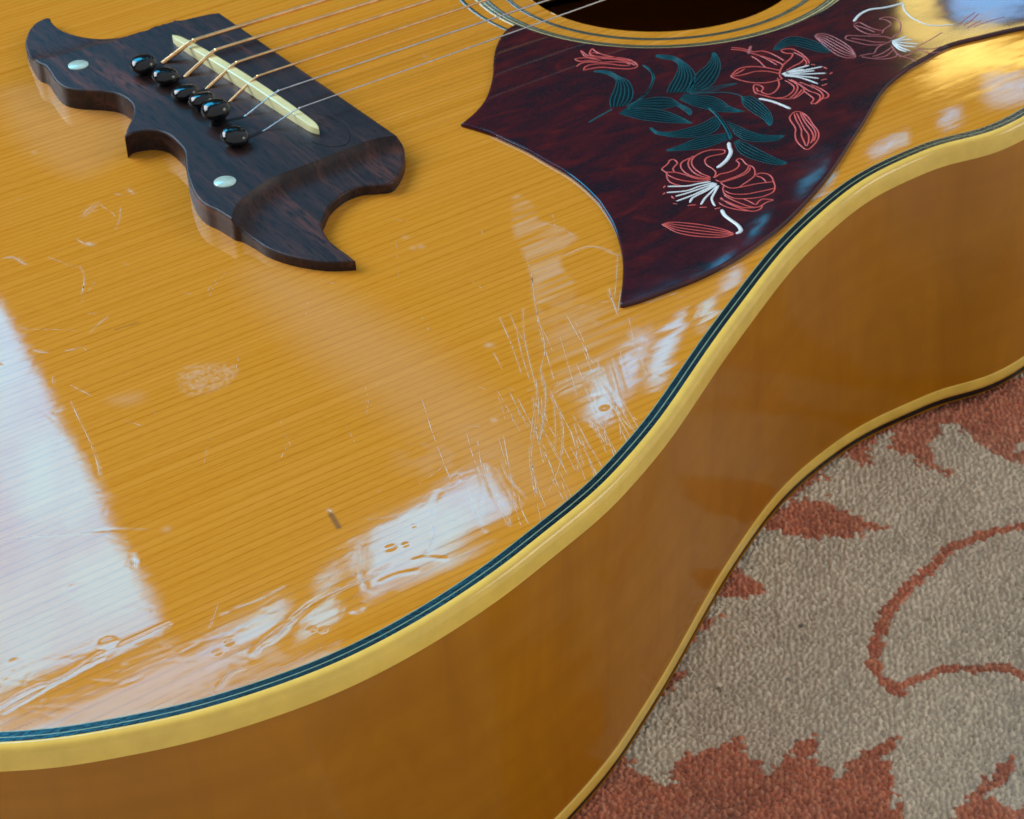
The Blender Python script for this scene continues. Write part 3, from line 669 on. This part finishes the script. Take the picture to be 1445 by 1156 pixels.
for i in range(6):
    p = on(pins_px[i], HB+.0035)
    o = bpy.data.objects.new('bridge_pin', pin_me); COL.objects.link(o); o.parent = br
    o.scale = [(.98, .98, .95), (.95, 1, .9), (1.03, .98, .85), (1, 1, .9), (1.05, 1.03, 1.08), (1, .97, .85)][i]
    o.location = (p[0], p[1], HB+.0003+dz[i]); o.rotation_euler = (tilt[i][0]*.7, tilt[i][1]*.7, i*1.1)
    if i == 0: pin_me.materials.append(M_PIN); pin_me.polygons.foreach_set('use_smooth', [True]*len(pin_me.polygons))
    a = np.array(o.location); e = on(ent_px[i], HB); d = e-a; d[2] = 0; L = np.linalg.norm(d); d /= L; nrm = np.array([-d[1], d[0], 0])
    hw_ = .0009 if i < 4 else .0007
    Vs = []
    for t, wv in ((.001, hw_), (L-.001, hw_), (L+.0008, hw_*.4)):
        for s_ in (-1, 1): Vs.append([*(a+d*t+nrm*wv*s_)[:2], HB+.00012])
    link('string_slot_shadow', mesh('string_slot_shadow', Vs, [[0, 1, 3, 2], [2, 3, 5, 4]]), M_HOLE, br, shade=False)  # flat strip: slot recess and string shadow painted near-black
    # string
    s0 = on(ent_px[i], HB); s0[2] = HB-.0004; s1 = on(sad_px[i], ZS); s2 = on(far_px[i], ZS)
    dirn = (s2-s1)/np.linalg.norm(s2-s1); end = s1 + dirn*.42
    R_ = [.00066, .00056, .00047, .00038, .00025, .00020][i]
    k1 = s0 + (s1-s0)*.86; k2 = s1 + dirn*.0022
    P = smooth(np.array([s0-(s1-s0)*.10, s0, s0+(s1-s0)*.5, k1, (k1+k2+s1*2)/4, k2, s1+dirn*.02]), 5)
    P = np.vstack([P, s1+dirn*.12, s1+dirn*.25, end]); P[:, 2] += R_
    V, Fc = [], []; tube(V, Fc, P, R_, 12)
    st = link('string', mesh('string', V, Fc), M_BRZ if i < 4 else M_STL, G)
    st['label'] = 'bronze wound string' if i < 4 else 'plain steel string'
    if i < 4:                                          # the winding as a fine helix, doubled near the pin
        V, Fc = [], []
        L1 = np.linalg.norm(s1-s0); t = np.linspace(0, .55, 260); base = s0[None]+(s1-s0)[None]*t[:, None]; base[:, 2] += R_
        ax = (s1-s0)/L1; n1 = np.cross(ax, [0, 0, 1]); n1 /= np.linalg.norm(n1); n2 = np.cross(n1, ax)
        an = t*L1/.0007*2*math.pi; rad = R_+.00004
        tube(V, Fc, base + rad*(np.cos(an)[:, None]*n1 + np.sin(an)[:, None]*n2), .00012, 5)
        link('winding', mesh('winding', V, Fc), M_BRZ, st)
# saddle
a = onz([[244, 56.5]], HB)[0, :2]; b = onz([[451, 190]], HB)[0, :2]
mid = onz(np.array(sad_px), ZS)[:, :2] ; d = (b-a)/np.linalg.norm(b-a); nr = np.array([-d[1], d[0]]); L = np.linalg.norm(b-a)
t = np.linspace(0, 1, 60); wv = .00155*np.clip(np.minimum(t*L/.0035, (1-t)*L/.0035), 0, 1)**.5*(1-.25*np.abs(2*t-1)**3)
cl = a[None]+(b-a)[None]*t[:, None]
SO = np.vstack([cl+nr*wv[:, None], (cl-nr*wv[:, None])[::-1][1:-1]])
def hs(x, y):
    s = (np.array([x, y])-a) @ d/L; return HB + .0033*(1-.35*abs(2*s-1)**3.0) - .00035*abs(2*s-1)
so = slab('saddle', SO, hs, HB-.001, M_SAD, br, bevel=.0003, grid=.0008)
def disc(name, px, z, r, th_, mat, par, asp=1):
    p = on(px, z); V, Fc = lathe([(r, -.0005), (r, th_*.6), (r*.96, th_), (.0001, th_*1.3)], 40)
    o = link(name, mesh(name, V, Fc), mat, par); o.location = (p[0], p[1], z); return o
disc('inlay_dot', (110.5, 92), HB, .0031, .00022, M_DOT, br); disc('inlay_dot', (317.5, 257), HB, .0031, .0003, M_DOT, br)
# saddle-end plug line worn round in the wood
P = onz(smooth(A("446,160 470,168 487,178 493,192 488,204 465,207 440,200"), 5), HB)[:, :2]
V, Fc = [], []; tube(V, Fc, np.c_[P, np.full(len(P), HB+.00002)], .00018, 6, .4); link('plug_line', mesh('plug_line', V, Fc), M_HOLE, br)

# ------------------------------------------------------------------ pickguard
ZG = .0011
# inner edge follows the rosette
cc = ctr(.0653); a0 = math.atan2(*(po[-1]-cc)[::-1]); a1 = math.atan2(*(po[0]-cc)[::-1])
if a1 > a0: a1 -= 2*math.pi
arc = np.stack([cc[0]+.0653*np.cos(np.linspace(a0, a1, 160)), cc[1]+.0653*np.sin(np.linspace(a0, a1, 160))], 1)
po = np.vstack([po, arc]); po = resample(po, .001, True)
rimd = lambda x, y: float(np.hypot(po[:, 0]-x, po[:, 1]-y).min())
def hg(x, y): return ZG - .00003*math.exp(-rimd(x, y)/.003)
gd = slab('pickguard', po, hg, .0, M_GUARD, G, bevel=.0005, grid=.003, drop=.0004)
gd['label'] = 'dark red tortoise pickguard engraved with lilies'
def deco(name, lines, wid, mat, fill=None, label=None):
    wid *= 1.25
    """inlaid painted lines standing a hair proud of the plate"""
    V, Fc = [], []
    for ln in lines:
        P = onz(smooth(ln, 4), ZG)[:, :2]; P = resample(P, .0004)
        if len(P) < 3: continue
        n = len(P); t = np.linspace(0, 1, n); r = wid*.5/5700*(np.clip(np.minimum(t, 1-t)*n/3+.45, 0, 1))
        tube(V, Fc, np.c_[P, np.full(n, ZG-.00002)], r, 6, .45)
    o = link(name, mesh(name, V, Fc), mat, gd)
    if label: o['label'] = label
    return o
def lerp_lines(Aa, Bb, n):
    Aa, Bb = smooth(Aa, 5), smooth(Bb, 5)
    t = np.linspace(0, 1, 24)
    def rs(P):
        L = np.r_[0, np.cumsum(np.linalg.norm(np.diff(P, axis=0), axis=1))]; L /= L[-1]; return np.stack([np.interp(t, L, P[:, k]) for k in (0, 1)], 1)
    a, b = rs(Aa), rs(Bb); return [a+(b-a)*s for s in np.linspace(0, 1, n)], a, b
def leaf(sa, sb_, c, n, wid=1.5, name='painted_leaf', mat=None, fmat=None):
    mat = mat or M_TEAL; ls, a, b = lerp_lines(A(sa, c), A(sb_, c), n)
    o = deco(name, ls, wid, mat)
    if fmat:
        P = onz(np.vstack([a, b]), ZG+.00001)
        k = len(a); Fc = [[i, i+1, k+i+1, k+i] for i in range(k-1)]; P[:, 2] = ZG+.00001
        link('painted_leaf_fill', mesh('painted_leaf_fill', P, Fc), fmat, gd, shade=False)
c1, c2, c3, c4, c5, c6, c7, c8 = (800, 50, 10.32), (820, 70, 9.03), (920, 60, 9.03), (900, 150, 9.03), (1000, 130, 8.028), (1010, 30, 8.028), (1130, 0, 7.225), (1290, 0, 9.32)
cf, cb = (920, 190, 7.226), (1100, 140, 14.45)
def LL(c, *ss): return [A(s, c) for s in ss]
leaf("380,740 370,640 420,520 450,400 380,340 270,300 160,285", "560,720 640,640 660,520 600,400 480,340 350,275 170,270", c2, 6, fmat=M_TEALF)
leaf("580,740 760,650 950,610 1130,620 1240,680 1400,770 1390,840", "600,760 800,740 1000,760 1130,740 1220,720 1330,790 1390,840", c2, 5, fmat=M_TEALF)
leaf("560,750 800,760 1000,770 1200,830 1420,940", "480,810 640,860 820,900 1100,930 1420,940", c2, 6, fmat=M_TEALF)
leaf("190,640 230,540 300,430 340,300 270,230 150,210 45,180", "440,640 520,560 550,430 500,330 380,230 250,170 50,155", c3, 7, fmat=M_TEALF)
leaf("440,640 520,480 600,370 700,290 760,200 770,130", "480,640 640,600 760,540 850,400 870,280 840,180 790,125", c3, 6, fmat=M_TEALF)
leaf("470,640 700,590 900,540 1090,520", "480,650 760,620 920,570 1090,525", c3, 3)
leaf("400,660 560,670 760,690 900,750 1000,820 1180,880", "350,720 520,800 700,850 880,880 1050,890 1180,880", c3, 7, fmat=M_TEALF)
leaf("370,60 480,50 580,110 680,210 720,290 720,350 690,385", "370,60 400,150 500,230 600,290 650,340 690,385", c5, 6, fmat=M_TEALF)
leaf("980,130 800,230 600,290 400,330 250,320 180,270", "1060,200 1000,300 850,370 600,400 300,370 200,330 150,270", c4, 6, fmat=M_TEALF)
leaf("1140,340 960,370 750,410 560,490 360,560", "1150,420 1000,480 800,540 600,560 370,572", c4, 6, fmat=M_TEALF)
leaf("190,330 320,380 480,450 640,490 860,490", "280,460 400,540 520,560 660,560 780,545 860,495", c5, 6, fmat=M_TEALF)
leaf("330,540 450,590 600,670 760,750 890,800", "290,560 340,670 450,740 640,800 800,825 890,810", c5, 5, fmat=M_TEALF)
leaf("650,330 700,260 800,190 950,180 1150,240 1300,330", "700,330 850,270 1000,300 1200,350 1300,350", c6, 5, fmat=M_TEALF)
deco('painted_stem', LL(c2, "780,200 860,240 915,330 900,440 830,560 720,650 600,720", "800,210 880,270 930,350 890,470 820,570 740,650"), 3.4, M_TEAL)
deco('painted_stem', LL(c2, "400,760 250,840 100,930"), 3.2, M_TEAL)
deco('painted_stem', LL(c5, "0,180 90,260 160,350 220,450 250,540", "60,220 130,300 200,400 260,520"), 4.5, M_TEAL)
deco('painted_stem', LL(c3, "480,655 760,640 980,640 1130,680 1170,720"), 2.2, M_TEAL)
deco('painted_flower', LL(cf, "600,435 560,420 500,395 430,340 405,290 420,240 480,195 560,165 640,155 720,155 745,165 735,190 680,205 600,220 555,240 540,270 560,310 620,350 650,380 645,420 625,440",
     "600,440 520,430 440,395 385,340 370,290 390,245 430,215", "400,235 340,260 300,290 295,330 330,380 400,420 500,445 600,445", "600,455 500,455 420,440 340,410 240,385 170,385 150,380",
     "230,380 215,350 235,320 260,290 235,260 205,255 180,265 160,300 110,340 105,360 150,390 160,420", "160,410 230,445 320,470 420,480 520,475 600,460", "150,390 155,440 180,480 240,510 300,520",
     "640,440 690,405 760,390 830,365 880,330 890,290 860,265 890,245 920,255 950,290 985,315", "650,460 700,480 800,450 900,410 960,370 985,330 985,310", "700,490 820,455 930,412 990,370 1003,330",
     "985,310 1030,330 1050,370 1045,420 1000,460 940,500 880,540 800,545 740,520 700,490", "1060,410 1100,395 1170,400 1220,430 1240,480 1255,530 1240,580 1200,605 1120,635 1020,650 920,655 840,650 780,625 740,600 725,560 735,510",
     "1060,420 1120,440 1155,470 1160,495", "890,540 980,520 1080,500 1160,490 1235,480", "740,570 800,600 880,610 980,605 1080,585 1180,565 1250,545",
     "730,610 790,650 900,700 1000,735 1080,740 1130,715 1180,685 1240,668 1180,660 1120,660 1080,690 1060,715 990,680 930,655", "700,640 780,700 880,745 1000,780 1060,778 1110,755 1130,720",
     "680,690 720,720 800,750 900,770 980,780", "690,650 760,680 850,720 940,745 1050,745"), 2.3, M_RED, label='coral lily outline with drooping petals')
deco('flower_stamens', LL(cf, "600,480 480,500 360,525 160,530", "630,490 480,530 350,575 150,592", "650,495 500,550 350,600 240,630", "660,500 520,570 400,625 250,680", "660,510 560,570 460,620 410,650 385,695", "670,520 600,590 540,650 500,715", "680,520 640,590 610,650 625,700 645,730"), 3.3, M_WHITE)
deco('stamen_tips', LL(cf, "138,520 128,532 118,545", "132,590 125,600 112,612", "198,625 210,638 225,655", "215,700 235,706 260,708", "365,722 410,720 450,715", "485,742 520,742 560,740", "640,758 670,752 700,745"), 2.6, M_RED)
deco('white_stem', LL(cf, "785,80 790,130 805,180 770,250 720,300 665,340"), 5.6, M_WHITE)
deco('white_stem', LL(cf, "712,765 740,820 800,870 870,920 905,965 900,990 860,1012"), 5.6, M_WHITE)
leaf("100,918 180,895 320,900 500,920 680,955 780,985 835,1010", "100,918 180,960 260,1000 400,1030 560,1045 720,1045 835,1020", cf, 5, 2.0, 'painted_bud', M_RED)
deco('painted_bud', LL(cb, "240,310 205,380 240,460 300,540 330,620 320,720 350,850 450,960 570,1030 700,930 790,800 790,660 680,510 580,360 450,270 330,255 240,310", "300,290 340,420 420,560 450,640 450,740 500,860 540,960",
     "350,280 430,450 520,620 590,720 595,860 560,960", "420,270 480,400 540,500 660,660 690,780 640,900", "460,280 560,430 700,600 740,720 700,860"), 2.3, M_RED)
deco('painted_flower', LL(c6, "170,625 260,540 400,515 560,525 740,560", "170,625 300,610 450,570 600,570 740,600", "170,630 320,680 480,700 620,690 760,650", "200,610 270,575 330,540",
     "170,320 300,330 430,370 600,420 740,480 760,500", "180,300 300,310 440,350", "400,395 480,440 540,500 580,530", "430,350 540,340 660,380 780,450", "480,380 600,440 700,500",
     "740,340 760,320 860,315 960,360 1040,430 1060,480", "740,340 800,365 870,370 850,420 780,480 740,540 720,600", "880,350 960,390 1000,420 960,470 880,510 800,560", "1000,420 1030,470 1010,510",
     "700,640 720,720 680,790 600,830 520,800 540,760 510,730 440,720 430,760 450,810 540,840 660,870 800,880 880,870 940,820 980,770", "460,750 480,790 520,790", "780,670 840,700 890,750 860,810 780,860 690,870",
     "820,660 900,700 930,750 900,820 840,870", "900,690 980,740 1000,790 950,840 880,880", "850,660 960,720 1060,790 1170,830 1180,880 1130,930 1080,930 1110,880 1040,820 1000,790",
     "950,690 1080,740 1180,790 1220,850 1180,900 1130,940", "1080,720 1180,760 1270,820 1270,860 1210,880", "720,600 740,640 760,650"), 2.4, M_RED, label='coral lily outline seen from the side')
deco('flower_stamens', LL(c6, "750,600 900,545 1060,500", "760,590 960,565 1210,515", "760,600 1000,600 1250,590", "770,610 980,625 1170,650", "780,620 960,640 1160,710", "760,605 900,590 1120,560", "765,600 860,570 1000,545"), 3.4, M_WHITE)
deco('stamen_tips', LL(c6, "1220,520 1245,530 1265,542", "1290,600 1305,590 1322,578", "1195,670 1230,660 1265,655", "1200,730 1230,722 1262,708", "1080,490 1105,492 1130,498"), 2.8, M_RED)
deco('white_stem', LL(c6, "490,878 640,910 760,955 850,995"), 5.0, M_WHITE)
deco('white_stem', LL(c6, "375,370 385,320 400,280"), 4.6, M_PINK)
leaf("140,370 180,345 260,350 380,400 500,480 560,560", "150,380 240,460 340,540 440,585 540,590 565,570", c7, 6, 2.1, 'painted_bud', M_PINK)
deco('white_stem', LL(c7, "540,220 600,150 700,100 850,80 1000,45 1050,30"), 4.6, M_WHITE)
deco('white_stem', LL(c7, "1040,40 1060,110 1130,180 1250,240 1330,260 1445,262 1560,250"), 3.2, M_WHITE)
deco('painted_flower', LL(c7, "540,250 600,230 700,280 800,310 840,310", "540,260 600,310 700,350 820,355", "560,260 660,290 760,330", "830,340 850,300 920,250 900,220 850,200 800,195 870,175 960,190 1020,240 1010,320 960,360 920,400",
     "455,400 470,365 560,365 700,370 860,375 930,400", "455,400 560,430 700,460 850,450 930,410", "510,390 650,410 760,430 880,430", "600,570 700,550 750,540 790,480 900,430", "620,580 750,600 880,600 980,570 960,520 920,460",
     "730,580 840,540 930,480", "760,590 870,570 950,500", "960,520 1020,570 1120,600 1180,630", "1000,580 1100,560 1200,500 1340,500 1440,470", "1200,500 1300,540 1430,530", "1180,480 1330,400 1445,330"), 2.3, M_PINK)
deco('painted_flower', LL(c8, "580,330 640,280 720,220 800,160", "640,350 740,280 850,180", "700,370 800,310 880,270", "780,360 900,310 1050,260 1200,220"), 2.2, M_PINK)
deco('flower_stamens', LL(c7, "930,420 1000,400 1080,370", "930,420 1040,410 1140,405", "935,425 1060,440 1200,450", "935,430 1060,470 1170,480", "935,430 1030,490 1120,520", "935,435 1000,500 1080,530"), 3.6, M_WHITE)
deco('painted_flower', LL(c1, "200,215 260,300 400,330 560,330 800,350 960,380 1035,440", "370,190 330,270 460,310 700,320 900,350 1020,410", "370,190 430,240 560,290 760,330", "110,345 200,330 320,330 500,370", "110,350 200,380 300,370 450,385",
     "140,455 200,410 300,390 500,395 700,385 870,400 930,430", "240,500 280,450 400,420 600,415 800,440 920,440", "240,510 330,490 500,465 700,480 900,490 1000,470 1035,440", "210,220 300,290 420,310", "330,270 400,250 460,270", "500,340 700,350 900,390 1000,440"), 2.4, M_RED, label='small coral lily under the rosette')

# ------------------------------------------------------------------ rug
ZR = ZB - .0035
ck, cm = (1000, 500, 3.211), (800, 800, 2.24)
RED = [A(s, ck) for s in ("1500,0 1429,80 1100,200 850,300 560,440 640,470 720,510 740,490 720,430 760,380 830,350 840,420 950,480 1080,550 1120,540 1020,470 1010,400 1050,320 1100,300 1200,370 1300,440 1400,475 1500,470 1500,430 1370,420 1429,370 1500,340",
        "440,540 480,525 540,560 550,570 480,570 390,640 330,680 280,700", "250,740 400,660 520,650 640,720 740,770 830,780 740,805 620,820 500,830 400,820 250,775", "120,940 200,1000 290,1065 240,1085 60,1100 30,1100")]
RED += [A(s, cm) for s in ("490,155 430,170 380,240 470,180", "375,310 330,335 280,400 370,345",
        "190,590 240,650 330,690 330,620 380,580 450,560 520,545 545,505 560,580 620,640 650,650 720,570 800,508 770,600 850,650 890,670 890,610 930,570 1000,555 1065,518 1010,600 1030,660 1040,740 1070,780 1100,1000 -200,1000 0,760 150,610",
        "1150,1000 1210,798 1250,740 1300,700 1380,600 1425,578 1400,640 1360,700 1310,715 1370,745 1445,760 1600,790 1600,1000")]
LN = [A("1429,775 1290,800 1180,840 1090,880 1020,950 940,1020 860,1100 800,1150", ck), A("1160,0 1080,60 1010,150 980,230 970,290 985,340 1060,400", cm), A("1065,372 1130,345 1190,320 1300,315 1380,310 1445,335 1520,340", cm)]
LN[0] = np.vstack([[1500, 730], LN[0]])
REDw = [onz(p, ZR)[:, :2] for p in RED]; LNw = [onz(smooth(p, 3), ZR)[:, :2] for p in LN]
ang = math.radians(-38); ca, sa = math.cos(ang), math.sin(ang); KX, KY = .0015, .00115
def knots(Xa, Ya):
    """nearest tuft of the jittered weave: distance, second distance, centre, random"""
    u, v = (Xa*ca+Ya*sa)/KX, (-Xa*sa+Ya*ca)/KY; iu, iv = np.floor(u), np.floor(v)
    d1 = np.full(Xa.shape, 9.); d2 = d1.copy(); cu = u.copy(); cv = v.copy(); rn = np.zeros_like(u)
    for a in (-1, 0, 1):
        for b_ in (-1, 0, 1):
            gu, gv = iu+a, iv+b_
            j1, j2, j3 = (vnoise(gu*1.0+.0, gv+.0, s) for s in (21, 22, 23))
            pu, pv = gu+.5+.42*j1, gv+.5+.42*j2; dd = np.hypot((u-pu), (v-pv))
            nb = dd < d1; d2 = np.where(nb, d1, np.minimum(d2, dd)); cu = np.where(nb, pu, cu); cv = np.where(nb, pv, cv); rn = np.where(nb, j3, rn); d1 = np.where(nb, dd, d1)
    cu, cv = cu*KX, cv*KY
    return d1, d2, cu*ca-cv*sa, cu*sa+cv*ca, rn
def rug_part(name, x0, x1, y0, y1, st, par=None):
    xs, ys = np.arange(x0, x1+st/2, st), np.arange(y0, y1+st/2, st); Xg, Yg = np.meshgrid(xs, ys)
    d1, d2, kx, ky, rn = knots(Xg, Yg)
    red = np.zeros(Xg.shape, bool)
    jx, jy = kx+.0022*vnoise(kx*900, ky*900, 41), ky+.0011*vnoise(kx*900+50, ky*900, 42)
    for P in REDw: red |= inside(P, jx, jy)
    for P in LNw: red |= dist_seg(kx, ky, P) < .0016
    cloud = vnoise(kx*60, ky*60, 31)*.5 + vnoise(kx*160, ky*160, 32)*.5
    grey = np.array([.88, .76, .56])[None, None]*(1+.14*cloud[..., None]+.16*rn[..., None])
    pink = np.clip(vnoise(kx*28+3, ky*28, 33)*1.5-.1, 0, 1)[..., None]*.45; grey = grey*(1-pink)+np.array([.72, .54, .39])*pink
    rd = np.array([.74, .235, .12])[None, None]*(1+.25*cloud[..., None]+.30*rn[..., None]); mr = np.clip(rn*2-.6, 0, 1)[..., None]; rd = rd*(1-.5*mr)+np.array([.70, .34, .18])*.5*mr
    fd = np.clip(vnoise(kx*45, ky*45, 43)*.5+vnoise(kx*130, ky*130, 44)*.4, 0, 1)[..., None]*.45; rd = rd*(1-fd)+grey*np.array([.80, .50, .42])*fd
    c_ = np.where(red[..., None], rd, grey)
    spk = (vnoise(kx*300, ky*300, 34) > .93) & (rn > .3); c_ = np.where(spk[..., None], c_*.35, c_)
    gap = np.clip((d2-d1)/.35, 0, 1); z = ZR + .0016*(gap**.6-1) + .0004*rn*gap + .0012*vnoise(Xg*40, Yg*40, 35) + .00022*vnoise(Xg*2600, Yg*2600, 36)
    ny_, nx_ = Xg.shape; ids = np.arange(Xg.size).reshape(Xg.shape)
    Q = np.stack([ids[:-1, :-1].ravel(), ids[:-1, 1:].ravel(), ids[1:, 1:].ravel(), ids[1:, :-1].ravel()], 1)
    me = fast_mesh(name, np.c_[Xg.ravel(), Yg.ravel(), z.ravel()], Q); attrc(me, 'pile', c_.reshape(-1, 3))
    return link(name, me, M_RUG, par, shade=False)
rug = rug_part('rug', -.100, .240, -.330, -.110, .00042)
rug['label'] = 'beige wool rug with rust red leaf motifs under the guitar'; rug['category'] = 'rug'
for i, (a_, b_, c_, d_) in enumerate([(-.7, -.1, -.8, .6), (.24, .9, -.8, .6), (-.1, .24, -.8, -.33), (-.1, .24, -.11, .6)]):
    rug_part('rug_field', a_, b_, c_, d_, .0045, rug)
